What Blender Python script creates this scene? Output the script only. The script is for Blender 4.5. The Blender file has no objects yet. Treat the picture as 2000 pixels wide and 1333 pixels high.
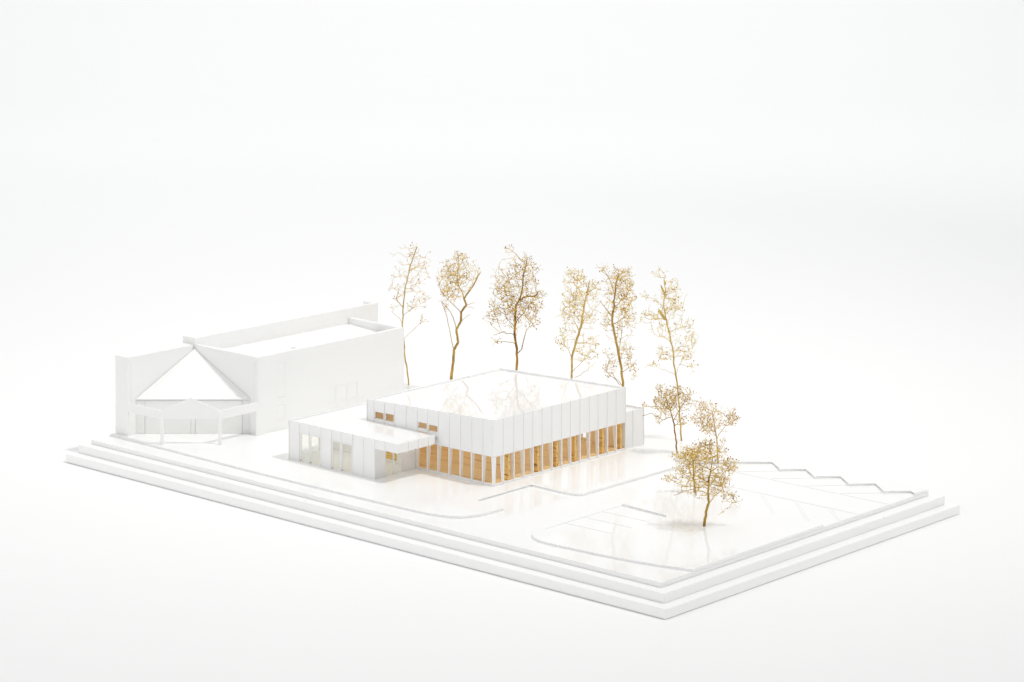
import bpy, bmesh, math, random
from mathutils import Vector, Matrix
import numpy as np

# ------------------------------------------------------------------ scene, camera, light
sc = bpy.context.scene
COL = sc.collection
YAW = 0.735969          # view direction, clockwise from +y seen from above is negative x
CAM = Vector((1.749535, -2.171205, 0.849510))
FWD = Vector((-0.67131, 0.74117, 0.0))
RGT = Vector((0.74117, 0.67131, 0.0))

cd = bpy.data.cameras.new('camera'); cam = bpy.data.objects.new('camera', cd); COL.objects.link(cam)
cam.location = CAM
cam.rotation_euler = (math.pi / 2, 0, YAW)
cd.sensor_width = 36.0
cd.lens = 5192.79 / 2000 * 36.0
cd.shift_y = -(374.18 + 666.5) / 2000        # view camera with a fallen front: verticals stay vertical
cd.clip_start = 0.05; cd.clip_end = 100
sc.camera = cam

w = bpy.data.worlds.new('World'); sc.world = w; w.use_nodes = True
bg = w.node_tree.nodes['Background']
bg.inputs[0].default_value = (0.985, 0.992, 1.0, 1); bg.inputs[1].default_value = 0.54

def area(name, loc, aim, size, power, col, shape='DISK', sy=None):
    l = bpy.data.lights.new(name, 'AREA'); l.shape = shape; l.size = size
    if sy: l.size_y = sy
    l.energy = power; l.color = col
    o = bpy.data.objects.new(name, l); COL.objects.link(o); o.location = loc
    o.rotation_euler = (Vector(aim) - Vector(loc)).to_track_quat('-Z', 'Y').to_euler()
    return o
MID = Vector((-0.5, 0.25, 0.05))
KDIR = Vector((0.44, 0.17, 1.0)).normalized()
key = area('key_lamp', MID + KDIR * 5.0, MID + Vector((-0.22, 0.12, 0)), 0.36, 6.0, (1.0, 0.99, 0.968))
key.data.spread = math.radians(46)            # gridded head: light falls away towards the right edge of the set
area('overhead_softbox', (-1.0, 0.8, 2.6), (-0.9, 0.6, 0), 2.2, 10, (1.0, 0.99, 0.97), 'SQUARE')
area('front_fill_softbox', (-1.6, -3.0, 1.5), (-0.5, 0.2, 0.1), 2.0, 18, (1.0, 0.99, 0.985), 'SQUARE')
area('backdrop_lamp', MID + FWD * 2.6 + Vector((0, 0, 3.4)), MID + FWD * 5.6 + Vector((0, 0, 0.7)), 6.0, 76, (1.0, 1.0, 1.0), 'RECTANGLE', 1.0)

area('pavilion_interior_fill', (-0.535, 0.325, 0.0985), (-0.535, 0.325, 0), 0.19, 0.031, (0.98, 0.99, 1.0), 'RECTANGLE', 0.22)  # unseen fill added under the roof to brighten the plywood interior
area('annex_interior_fill', (-0.636, 0.165, 0.0730), (-0.636, 0.165, 0), 0.14, 0.0095, (0.98, 0.99, 1.0), 'RECTANGLE', 0.055)  # added fill without a fitting, lifts the room behind the glazed doors
cy = sc.cycles; cy.max_bounces = 24; cy.diffuse_bounces = 14; cy.glossy_bounces = 6; cy.transmission_bounces = 14; cy.transparent_max_bounces = 12
vs = sc.view_settings
vs.view_transform = 'Standard'; vs.look = 'None'; vs.exposure = 0.11; vs.gamma = 1.0; vs.use_curve_mapping = False

# ------------------------------------------------------------------ materials
def mat(name):
    m = bpy.data.materials.new(name); m.use_nodes = True
    nt = m.node_tree; b = nt.nodes['Principled BSDF']
    return m, nt, b
def nd(nt, kind, **k):
    n = nt.nodes.new(kind)
    for a, v in k.items(): setattr(n, a, v)
    return n
def white(name, col, rough, spec=0.5, bump=0.0, bscale=900, mottling=0.012, ribs=None, through=0.0):
    m, nt, b = mat(name)
    tc = nd(nt, 'ShaderNodeTexCoord'); geo = nd(nt, 'ShaderNodeNewGeometry')
    n1 = nd(nt, 'ShaderNodeTexNoise'); n1.inputs['Scale'].default_value = 11; n1.inputs['Detail'].default_value = 5
    nt.links.new(geo.outputs['Position'], n1.inputs['Vector'])
    mx = nd(nt, 'ShaderNodeMix', data_type='RGBA')
    mx.inputs[6].default_value = (*[c * (1 - mottling) for c in col], 1); mx.inputs[7].default_value = (*[min(1, c * (1 + mottling)) for c in col], 1)
    nt.links.new(n1.outputs['Fac'], mx.inputs[0]); nt.links.new(mx.outputs[2], b.inputs['Base Color'])
    n2 = nd(nt, 'ShaderNodeTexNoise'); n2.inputs['Scale'].default_value = 34; n2.inputs['Detail'].default_value = 6
    nt.links.new(geo.outputs['Position'], n2.inputs['Vector'])
    mr = nd(nt, 'ShaderNodeMapRange'); mr.inputs['To Min'].default_value = rough * 0.75; mr.inputs['To Max'].default_value = rough * 1.35
    nt.links.new(n2.outputs['Fac'], mr.inputs['Value']); nt.links.new(mr.outputs[0], b.inputs['Roughness'])
    b.inputs['Specular IOR Level'].default_value = spec
    h = None
    if bump:
        n3 = nd(nt, 'ShaderNodeTexNoise'); n3.inputs['Scale'].default_value = bscale; n3.inputs['Detail'].default_value = 3
        nt.links.new(geo.outputs['Position'], n3.inputs['Vector'])
        bp = nd(nt, 'ShaderNodeBump'); bp.inputs['Strength'].default_value = bump; bp.inputs['Distance'].default_value = 0.0004
        h = n3.outputs['Fac']
        if ribs:
            sep = nd(nt, 'ShaderNodeSeparateXYZ'); nt.links.new(geo.outputs['Position'], sep.inputs[0])
            ad = nd(nt, 'ShaderNodeMath', operation='ADD'); nt.links.new(sep.outputs[0], ad.inputs[0]); nt.links.new(sep.outputs[1], ad.inputs[1])
            mu = nd(nt, 'ShaderNodeMath', operation='MULTIPLY'); nt.links.new(ad.outputs[0], mu.inputs[0]); mu.inputs[1].default_value = 2 * math.pi / ribs
            si = nd(nt, 'ShaderNodeMath', operation='SINE'); nt.links.new(mu.outputs[0], si.inputs[0])
            a2 = nd(nt, 'ShaderNodeMath', operation='MULTIPLY_ADD'); nt.links.new(si.outputs[0], a2.inputs[0]); a2.inputs[1].default_value = 0.9; nt.links.new(h, a2.inputs[2])
            h = a2.outputs[0]
        nt.links.new(h, bp.inputs['Height']); nt.links.new(bp.outputs['Normal'], b.inputs['Normal'])
    if through:                                     # thin translucent plastic sheet: daylight glows through it
        tl = nd(nt, 'ShaderNodeBsdfTranslucent'); tl.inputs[0].default_value = (0.97, 0.96, 0.94, 1)
        ms = nd(nt, 'ShaderNodeMixShader'); ms.inputs[0].default_value = through
        nt.links.new(b.outputs[0], ms.inputs[1]); nt.links.new(tl.outputs[0], ms.inputs[2]); nt.links.new(ms.outputs[0], nt.nodes['Material Output'].inputs[0])
    return m
M = {}
M['gloss'] = white('white_gloss_acrylic', (0.92, 0.92, 0.913), 0.045, 0.16, 0.02, 60)
M['roofing'] = white('white_translucent_gloss', (0.95, 0.95, 0.945), 0.02, 0.36, 0.02, 60, through=0.04)
M['edge'] = white('white_satin_acrylic', (0.945, 0.945, 0.938), 0.30, 0.4, 0.05, 400)
M['wall'] = white('white_board', (0.92, 0.92, 0.912), 0.34, 0.35, 0.05, 500)
M['panel'] = white('white_ribbed_sheet', (0.955, 0.955, 0.952), 0.38, 0.35, 0.16, 700, ribs=0.0016, through=0.04)
M['trim'] = white('white_trim_strip', (0.92, 0.92, 0.91), 0.40, 0.35, 0.06, 700)
M['entrance'] = white('off_white_entrance_board', (0.875, 0.875, 0.862), 0.4, 0.3, 0.05, 500)
M['liner'] = white('warm_white_liner', (0.92, 0.92, 0.905), 0.5, 0.3, 0.05, 500)
M['line'] = white('engraved_line_grey', (0.908, 0.908, 0.902), 0.06, 0.4)
M['backdrop'] = white('white_paper_backdrop', (0.915, 0.915, 0.915), 0.85, 0.15, 0.0, mottling=0.004)

def wood(name, dark, light, scale, rough=0.55, axis=0, rings=0.0):
    m, nt, b = mat(name)
    geo = nd(nt, 'ShaderNodeNewGeometry')
    mp = nd(nt, 'ShaderNodeMapping'); s = [1.0, 1.0, 1.0]; s[axis] = 0.10
    mp.inputs['Scale'].default_value = s
    nt.links.new(geo.outputs['Position'], mp.inputs['Vector'])
    n = nd(nt, 'ShaderNodeTexNoise'); n.inputs['Scale'].default_value = scale; n.inputs['Detail'].default_value = 8; n.inputs['Distortion'].default_value = 0.9
    nt.links.new(mp.outputs[0], n.inputs['Vector'])
    wv = nd(nt, 'ShaderNodeTexNoise'); wv.inputs['Scale'].default_value = scale * 3.2; wv.inputs['Detail'].default_value = 4
    nt.links.new(mp.outputs[0], wv.inputs['Vector'])
    ml = nd(nt, 'ShaderNodeMath', operation='MULTIPLY_ADD'); nt.links.new(wv.outputs['Fac'], ml.inputs[0]); ml.inputs[1].default_value = 0.45
    nt.links.new(n.outputs['Fac'], ml.inputs[2])
    cr = nd(nt, 'ShaderNodeValToRGB'); e = cr.color_ramp.elements
    e[0].position = 0.52; e[0].color = (*dark, 1); e[1].position = 0.74; e[1].color = (*light, 1)
    e.new(0.60).color = (*[d * 0.35 + l * 0.65 for d, l in zip(dark, light)], 1)
    nt.links.new(ml.outputs[0], cr.inputs[0]); nt.links.new(cr.outputs[0], b.inputs['Base Color'])
    b.inputs['Roughness'].default_value = rough; b.inputs['Specular IOR Level'].default_value = 0.3
    bp = nd(nt, 'ShaderNodeBump'); bp.inputs['Strength'].default_value = 0.35; bp.inputs['Distance'].default_value = 0.0004
    nt.links.new(ml.outputs[0], bp.inputs['Height']); nt.links.new(bp.outputs['Normal'], b.inputs['Normal'])
    return m
M['floor'] = wood('plywood_floor', (0.64, 0.43, 0.19), (0.87, 0.67, 0.37), 130, axis=0)
M['pier'] = wood('plywood_edge', (0.26, 0.11, 0.025), (0.84, 0.56, 0.20), 280, axis=0)
M['lining'] = wood('plywood_lining', (0.93, 0.79, 0.54), (0.95, 0.83, 0.60), 120, axis=0)

def glass():
    m = bpy.data.materials.new('clear_acetate'); m.use_nodes = True; nt = m.node_tree
    for n in list(nt.nodes): nt.nodes.remove(n)
    out = nd(nt, 'ShaderNodeOutputMaterial'); mx = nd(nt, 'ShaderNodeMixShader'); t = nd(nt, 'ShaderNodeBsdfTransparent'); g = nd(nt, 'ShaderNodeBsdfGlossy')
    t.inputs[0].default_value = (0.95, 0.945, 0.92, 1); g.inputs['Roughness'].default_value = 0.05
    mx.inputs[0].default_value = 0.035; nt.links.new(t.outputs[0], mx.inputs[1]); nt.links.new(g.outputs[0], mx.inputs[2]); nt.links.new(mx.outputs[0], out.inputs[0])
    return m
M['glass'] = glass()

def twig(name, dark, light):
    m, nt, b = mat(name)
    geo = nd(nt, 'ShaderNodeNewGeometry')
    n = nd(nt, 'ShaderNodeTexNoise'); n.inputs['Scale'].default_value = 95; n.inputs['Detail'].default_value = 5
    nt.links.new(geo.outputs['Position'], n.inputs['Vector'])
    cr = nd(nt, 'ShaderNodeValToRGB'); e = cr.color_ramp.elements
    e[0].position = 0.36; e[0].color = (*dark, 1); e[1].position = 0.62; e[1].color = (*light, 1)
    nt.links.new(n.outputs['Fac'], cr.inputs[0]); nt.links.new(cr.outputs[0], b.inputs['Base Color'])
    b.inputs['Roughness'].default_value = 0.6; b.inputs['Specular IOR Level'].default_value = 0.25
    return m
M['glue'] = twig('dried_glue', (0.12, 0.08, 0.04), (0.3, 0.2, 0.1))

# ------------------------------------------------------------------ builders
CACHE = {}
WL = {}                                            # world location of each object's origin
def link(name, me, loc, parent, m):
    o = bpy.data.objects.new(name, me); COL.objects.link(o)
    loc = Vector(loc); WL[o.name] = loc
    if parent: o.parent = parent; o.location = loc - WL[parent.name]
    else: o.location = loc
    if m is not None and not me.materials: me.materials.append(m)
    return o
def thing(name, loc, label, cat, group=None):
    o = link(name, None, loc, None, None)
    o['label'] = label; o['category'] = cat
    if group: o['group'] = group
    o.empty_display_size = 0.02
    return o
def finish(bm, name, smooth=False):
    bmesh.ops.recalc_face_normals(bm, faces=bm.faces)
    me = bpy.data.meshes.new(name); bm.to_mesh(me); bm.free()
    if smooth:
        for p in me.polygons: p.use_smooth = True
    return me
def box(name, x0, x1, y0, y1, z0, z1, m, parent, bev=0.00025, seg=1):
    d = (x1 - x0, y1 - y0, z1 - z0)
    key = (tuple(round(t, 5) for t in d), m, bev, seg)
    me = CACHE.get(key)
    if me is None:
        bm = bmesh.new(); bmesh.ops.create_cube(bm, size=1)
        for v in bm.verts: v.co = Vector((v.co.x * d[0], v.co.y * d[1], v.co.z * d[2]))
        b = min(bev, min(d) * 0.3)
        if b > 0: bmesh.ops.bevel(bm, geom=bm.edges[:], offset=b, segments=seg, affect='EDGES')
        me = finish(bm, name); CACHE[key] = me
    return link(name, me, ((x0 + x1) / 2, (y0 + y1) / 2, (z0 + z1) / 2), parent, M[m])
def poly(name, pts, z0, z1, m, parent, bev=0.0003, seg=2):
    """upright prism over a plan outline, its upper rim rounded"""
    bm = bmesh.new()
    o = Vector((pts[0][0], pts[0][1], z0))
    lo = [bm.verts.new((p[0] - o.x, p[1] - o.y, 0)) for p in pts]
    hi = [bm.verts.new((p[0] - o.x, p[1] - o.y, z1 - z0)) for p in pts]
    n = len(pts)
    bm.faces.new(lo[::-1]); top = bm.faces.new(hi)
    for i in range(n): bm.faces.new((lo[i], lo[(i + 1) % n], hi[(i + 1) % n], hi[i]))
    if bev: bmesh.ops.bevel(bm, geom=list(top.edges), offset=bev, segments=seg, affect='EDGES')
    return link(name, finish(bm, name), o, parent, M[m])
def solid(name, pts, faces, m, parent, bev=0.0):
    """closed mesh from explicit corners (world coordinates)"""
    bm = bmesh.new(); o = Vector(pts[0])
    vs_ = [bm.verts.new(Vector(p) - o) for p in pts]
    for f in faces: bm.faces.new([vs_[i] for i in f])
    if bev: bmesh.ops.bevel(bm, geom=bm.edges[:], offset=bev, segments=1, affect='EDGES')
    return link(name, finish(bm, name), o, parent, M[m])
HEX = [(0, 3, 2, 1), (4, 5, 6, 7), (0, 1, 5, 4), (1, 2, 6, 5), (2, 3, 7, 6), (3, 0, 4, 7)]
def hexa(name, b4, t4, m, parent, bev=0.0): return solid(name, list(b4) + list(t4), HEX, m, parent, bev)
def holed(name, axis, at, th, u0, u1, z0, z1, holes, m, parent):
    """wall slab with rectangular openings. axis 'x': plane x=at spanning y; 'y': plane y=at spanning x; thickness th goes along +axis (may be negative)"""
    us = sorted({u0, u1, *[h[0] for h in holes], *[h[1] for h in holes]}); zs = sorted({z0, z1, *[h[2] for h in holes], *[h[3] for h in holes]})
    def gone(i, j):
        if not (0 <= i < len(us) - 1 and 0 <= j < len(zs) - 1): return True
        cu, cz = (us[i] + us[i + 1]) / 2, (zs[j] + zs[j + 1]) / 2
        return any(h[0] < cu < h[1] and h[2] < cz < h[3] for h in holes)
    bm = bmesh.new(); V = {}
    def P(u, z, s):
        k = (u, z, s)
        if k not in V:
            a = s * th
            V[k] = bm.verts.new((a, u - u0, z - z0) if axis == 'x' else (u - u0, a, z - z0))
        return V[k]
    for i in range(len(us) - 1):
        for j in range(len(zs) - 1):
            if gone(i, j): continue
            a, b, c, d = us[i], us[i + 1], zs[j], zs[j + 1]
            for s in (0, 1): bm.faces.new([P(a, c, s), P(b, c, s), P(b, d, s), P(a, d, s)])
            for (di, dj, e) in ((-1, 0, ((a, c), (a, d))), (1, 0, ((b, c), (b, d))), (0, -1, ((a, c), (b, c))), (0, 1, ((a, d), (b, d)))):
                if gone(i + di, j + dj): bm.faces.new([P(*e[0], 0), P(*e[1], 0), P(*e[1], 1), P(*e[0], 1)])
    return link(name, finish(bm, name), (at, u0, z0) if axis == 'x' else (u0, at, z0), parent, M[m])

# ------------------------------------------------------------------ levels
Z1, Z2, Z3, ZP = 0.01026, 0.02053, 0.02588, 0.02832

# ------------------------------------------------------------------ backdrop
def backdrop():
    prof = [(-2.6, 0.0), (4.2, 0.0)]
    for k in range(1, 13):
        a = k / 12 * math.pi / 2; prof.append((4.2 + 1.6 * math.sin(a), 1.6 * (1 - math.cos(a))))
    prof.append((5.8, 4.0))
    bm = bmesh.new(); rows = []
    for s in (-4.2, 4.2):
        rows.append([bm.verts.new(FWD * (d - 0.0) + RGT * s + Vector((0, 0, z)) + Vector((0, 0, -0.0006))) for d, z in prof])
    for i in range(len(prof) - 1): bm.faces.new((rows[0][i], rows[1][i], rows[1][i + 1], rows[0][i + 1]))
    o = link('backdrop', finish(bm, 'backdrop', True), (-0.5, 0.1, 0), None, M['backdrop'])
    o['label'] = 'seamless white paper sweep under and behind the model'; o['kind'] = 'structure'
backdrop()

# ------------------------------------------------------------------ stepped base
base = thing('model_base', (-0.5, 0.28, 0), 'stepped white acrylic base slab carrying the model site and its pavements', 'model base')
box('bottom_layer', -1.0, 0, 0, 0.5642, 0, Z1, 'edge', base, 0.0005, 2)
box('middle_layer', -0.9929, -0.0144, 0.0158, 0.5533, Z1 + 0.0001, Z2, 'edge', base, 0.0005, 2)
road = box('road_plate', -0.9848, -0.0301, 0.0299, 0.5425, Z2 + 0.0001, Z3, 'gloss', base, 0.0006, 2)
pave = [(-0.9844, 0.0602), (-0.9, 0.0590), (-0.79, 0.0568), (-0.69, 0.0553), (-0.60, 0.0552), (-0.516, 0.0562), (-0.448, 0.0574), (-0.418, 0.0582), (-0.400, 0.0597),
        (-0.385, 0.0625), (-0.373, 0.0670), (-0.3633, 0.0742), (-0.3565, 0.0845), (-0.3525, 0.0975), (-0.3512, 0.115), (-0.3510, 0.1345), (-0.3535, 0.1365), (-0.3990, 0.1390),
        (-0.4012, 0.1410), (-0.4021, 0.2380), (-0.4005, 0.2392), (-0.362, 0.2370), (-0.348, 0.2366), (-0.336, 0.2380), (-0.3275, 0.2415), (-0.3250, 0.2450), (-0.3242, 0.4400), (-0.3225, 0.4520), (-0.3166, 0.4630),
        (-0.2833, 0.4948), (-0.2520, 0.5248), (-0.2500, 0.5248), (-0.2220, 0.5005), (-0.2200, 0.5005), (-0.1995, 0.5240), (-0.1975, 0.5240), (-0.1695, 0.4996), (-0.1675, 0.4996), (-0.1468, 0.5236), (-0.1448, 0.5236), (-0.1175, 0.4985), (-0.1155, 0.4985),
        (-0.0950, 0.5232), (-0.0930, 0.5232), (-0.0658, 0.4978), (-0.0638, 0.4978), (-0.0430, 0.5222), (-0.0410, 0.5222), (-0.0304, 0.5120), (-0.0304, 0.5421), (-0.9844, 0.5421)]
poly('pavement_plate', pave, Z3 + 0.0001, ZP, 'gloss', base, 0.0010, 4)
isl = [(-0.2584, 0.1000), (-0.2608, 0.0935), (-0.2605, 0.0860), (-0.2570, 0.0775), (-0.2505, 0.0695), (-0.2420, 0.0635), (-0.2310, 0.0598), (-0.2180, 0.0590), (-0.1959, 0.0603), (-0.1521, 0.0632), (-0.1049, 0.0683), (-0.0676, 0.0752), (-0.0304, 0.0848),
       (-0.0304, 0.3272), (-0.2600, 0.3272), (-0.2620, 0.3250), (-0.2620, 0.2414), (-0.1900, 0.2396), (-0.1860, 0.2330), (-0.1850, 0.2200), (-0.1850, 0.1200), (-0.1880, 0.1130), (-0.1950, 0.1090), (-0.2480, 0.1060)]
poly('island_plate', isl, Z3 + 0.0001, ZP, 'gloss', base, 0.0010, 4)
def mark(x0, y0, x1, y1, wd=0.0007, z=Z3):
    d = Vector((x1 - x0, y1 - y0, 0)).normalized(); n = Vector((-d.y, d.x, 0)) * wd / 2
    a, b = Vector((x0, y0, z + 0.0003)), Vector((x1, y1, z + 0.0003))
    c = [a - n, b - n, b + n, a + n]
    hexa('bay_line', [p - Vector((0, 0, 0.0002)) for p in c], c, 'line', road)
mark(-0.262, 0.102, -0.262, 0.240)
for y in (0.140, 0.174, 0.207): mark(-0.2612, y, -0.192, y + 0.002)
mark(-0.300, 0.398, -0.033, 0.398); mark(-0.285, 0.459, -0.033, 0.459)
for i in range(4):
    x = -0.2214 + 0.05 * i
    for s in (0, 0.0042):
        e = 1.0 if i < 3 else 0.5
        mark(x + s, 0.3945, x + s + 0.066 * e, 0.3945 - 0.065 * e)
for i in range(4): mark(-0.2225 + 0.0523 * i, 0.4995, -0.2225 + 0.0523 * i - 0.037, 0.4625)

# ------------------------------------------------------------------ hall with diagonal entrance
HX0, HXW, HX1, HY0, HZ, HZW = -0.9840, -0.9593, -0.8337, 0.1855, 0.1303, 0.1388
hall = thing('assembly_hall', (-0.91, 0.28, ZP), 'tall white hall with sloped triangular entrance roof and gabled canopy, left end of the base', 'building')
E0 = ZP + 0.0001
box('wing_end_wall', HX0, HXW, 0.0699, 0.0760, E0, HZ, 'wall', hall)
box('wing_wall', HX0 + 0.0001, HXW - 0.0001, 0.0762, 0.1828, E0, HZ - 0.0001, 'wall', hall)
box('high_wall', HXW - 0.0040, HXW, 0.1857, 0.5330, E0, HZW, 'wall', hall)
box('high_wall', HX0, HXW - 0.0041, 0.1857, 0.1897, E0, HZW, 'wall', hall)
box('high_wall', HX0, HXW - 0.0041, 0.5270, 0.5330, E0, HZW, 'wall', hall)
box('high_roof', HX0, HXW - 0.0041, 0.1898, 0.5269, E0, HZW - 0.0085, 'wall', hall, 0)
box('front_wall', -0.9572, -0.8408, HY0, 0.1915, E0, HZ, 'wall', hall)
win = [(0.2197, 0.2335, 0.0716, 0.1169), (0.2197, 0.2335, 0.0415, 0.0616)]
fw_ = holed('side_wall', 'x', HX1, -0.0069, HY0 + 0.0001, 0.2674, E0, HZ, win, 'wall', hall)
for h in win: box('window', HX1 - 0.005, HX1 - 0.0001, h[0] + 0.0002, h[1] - 0.0002, h[2] + 0.0002, h[3] - 0.0002, 'wall', hall, 0.00006)
drs = [(0.3122, 0.3294, E0, 0.0706), (0.3323, 0.3500, E0, 0.0705), (0.3526, 0.3692, E0, 0.0704)]
holed('side_wall', 'x', HX1 - 0.0007, -0.0062, 0.2676, 0.4588, E0, HZ - 0.0004, drs, 'wall', hall)
for h in drs:
    inn = (h[0] + 0.0028, h[1] - 0.0024, 0.0487, 0.0683)
    d = holed('door', 'x', HX1 - 0.0008, -0.004, h[0] + 0.0002, h[1] - 0.0002, E0, h[3] - 0.0002, [inn], 'wall', hall)
    box('door_panel', HX1 - 0.004, HX1 - 0.0009, inn[0] + 0.0002, inn[1] - 0.0002, inn[2] + 0.0002, inn[3] - 0.0002, 'wall', d, 0.0001)
box('roof', HXW + 0.0002, -0.8408, 0.1917, 0.4520, 0.1130, 0.1172, 'gloss', hall)
hexa('rear_parapet', [(-0.9590, 0.4730, E0), (-0.8412, 0.4530, E0), (-0.8412, 0.4588, E0), (-0.9590, 0.4790, E0)],
     [(-0.9590, 0.4730, 0.1254), (-0.8412, 0.4530, 0.1301), (-0.8412, 0.4588, 0.1301), (-0.9590, 0.4790, 0.1254)], 'wall', hall, 0.0002)
box('roof', HXW + 0.0004, -0.8900, 0.4522, 0.4725, 0.1130, 0.1171, 'gloss', hall)
box('parapet_return', -0.8545, -0.8410, 0.2640, 0.2672, 0.1173, HZ - 0.0002, 'wall', hall)
# entrance: diagonal wall of five panels under a leaning triangular roof
A0, A1 = Vector((-0.9590, 0.0838, 0)), Vector((-0.8485, 0.1851, 0))
dd = (A1 - A0); dn = Vector((dd.y, -dd.x, 0)).normalized()
cuts = [0, 0.08, 0.482, 0.52, 0.933, 1.0]
for i in range(5):
    a = A0 + dd * (cuts[i] + 0.0014); b = A0 + dd * (cuts[i + 1] - 0.0014)
    q = [a, b, b - dn * 0.002, a - dn * 0.002]
    hexa('entrance_panel', [Vector((p.x, p.y, E0)) for p in q], [Vector((p.x, p.y, 0.0722)) for p in q], 'entrance', hall, 0.0001)
q = [A0 - dn * 0.0023, A1 - dn * 0.0023, A1 - dn * 0.005, A0 - dn * 0.005]
hexa('entrance_backing', [Vector((p.x, p.y, E0)) for p in q], [Vector((p.x, p.y, 0.0722)) for p in q], 'trim', hall)
r0, r1, r2 = Vector((-0.9586, 0.0832, 0.0728)), Vector((-0.8478, 0.1849, 0.0728)), Vector((-0.9586, 0.1849, 0.1236))
up = Vector((0, 0, 0.0014))
solid('entrance_roof', [r0, r1, r2, r0 + up, r1 + up, r2 + up], [(0, 2, 1), (3, 4, 5), (0, 1, 4, 3), (1, 2, 5, 4), (2, 0, 3, 5)], 'wall', hall)
# canopy frame
C0, C1, C2, C3 = Vector((-0.9570, 0.0697, 0)), Vector((-0.8890, 0.0690, 0)), Vector((-0.8339, 0.1197, 0)), Vector((-0.8339, 0.1832, 0))
can = box('entrance_canopy', -0.9590, -0.8905, 0.0680, 0.0698, 0.0604, 0.0719, 'wall', hall, 0.0002)
box('beam', -0.8350, -0.8332, 0.1212, 0.1851, 0.0604, 0.0719, 'wall', can, 0.0002)
gd = (C2 - C1).normalized(); gn = Vector((gd.y, -gd.x, 0)); L = (C2 - C1).length
def gp(s, z, t): return C1 + gd * s + gn * t + Vector((0, 0, z))
gpts = [(0, 0.0612), (L, 0.0612), (L, 0.0721), (L / 2, 0.0884), (0, 0.0721)]
solid('gable', [gp(s, z, 0.0009) for s, z in gpts] + [gp(s, z, -0.0009) for s, z in gpts], [(0, 1, 2, 3, 4), (9, 8, 7, 6, 5)] + [(i, (i + 1) % 5, 5 + (i + 1) % 5, 5 + i) for i in range(5)], 'wall', can, 0.0001)
for p, wd in ((C1, 0.0018), (C2, 0.0018)): box('post', p.x - wd, p.x + wd, p.y - wd, p.y + wd, E0, 0.0712, 'wall', can, 0.0003)
box('post', -0.9588, -0.9548, 0.0678, 0.0697, E0, 0.0603, 'wall', can, 0.0002)
box('post', -0.8352, -0.8331, 0.1818, 0.1853, E0, 0.0603, 'wall', can, 0.0002)

# ------------------------------------------------------------------ pavilion
MX0, MX1, MY0, MY1 = -0.6449, -0.4274, 0.1996, 0.4490
def mtop(x): return 0.1018 + (x - MX0) / (MX1 - MX0) * (0.1084 - 0.1018)
PB = 0.0635                                                    # underside of the hanging facade
BX = [-0.6449, -0.6333, -0.6146, -0.5965, -0.5763, -0.5570, -0.5390, -0.5207, -0.5018, -0.4830, -0.4643, -0.4457, -0.4274]
BY = [0.1996, 0.2168, 0.2357, 0.2537, 0.2708, 0.2879, 0.3061, 0.3242, 0.3413, 0.3594, 0.3775, 0.3948, 0.4127, 0.4301, 0.4490]
pav = thing('pavilion', (-0.53, 0.32, ZP), 'square white pavilion with ribbed facade panels, open colonnade and plywood floor', 'building')
TH = 0.0016; G = 0.00012
def fpanel(name, x0, x1, z0, z1a, z1b, parent=None):
    c = lambda x, y, z: (x, y, z)
    return hexa(name, [c(x0 + G, MY0, z0), c(x1 - G, MY0, z0), c(x1 - G, MY0 + TH, z0), c(x0 + G, MY0 + TH, z0)],
                [c(x0 + G, MY0, z1a), c(x1 - G, MY0, z1b), c(x1 - G, MY0 + TH, z1b), c(x0 + G, MY0 + TH, z1a)], 'panel', parent or pav)
WZ = {1: (0.0792, 0.0898), 2: (0.0792, 0.0904), 5: (0.0793, 0.0886), 6: (0.0784, 0.0880)}
AZR = 0.0752                                                   # annex roof level
for i in range(12):
    x0, x1 = BX[i], BX[i + 1] - (0.0002 if i == 11 else 0)
    zb = AZR + 0.0003 if x1 < -0.53 else PB
    if i in WZ:
        a, b = WZ[i]
        fpanel('facade_panel', x0, x1, b, mtop(x0), mtop(x1)); fpanel('facade_panel', x0, x1, zb, a, a)
        wn = holed('window', 'y', MY0 + 0.0002, 0.0013, x0 + 0.0004, x1 - 0.0004, a + 0.0001, b - 0.0001, [(x0 + 0.0020, x1 - 0.0012, a + 0.0007, b - 0.0017)], 'trim', pav)
        box('pane', x0 + 0.0016, x1 - 0.0008, MY0 + 0.0019, MY0 + 0.0022, a + 0.0003, b - 0.0008, 'glass', wn, 0)
        box('glue_spot', x0 + 0.0017, x0 + 0.0030, MY0 - 0.0002, MY0 + 0.0008, a + 0.0005, a + 0.0012, 'glue', wn, 0.0003)
    else: fpanel('facade_panel', x0, x1, zb, mtop(x0), mtop(x1))
for i in range(14):
    y0, y1 = BY[i] + (0.0002 if i == 0 else 0), BY[i + 1]
    box('facade_panel', MX1 - TH, MX1, y0 + G, y1 - G, PB, mtop(MX1), 'panel', pav, 0)
rr = random.Random(5)
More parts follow.
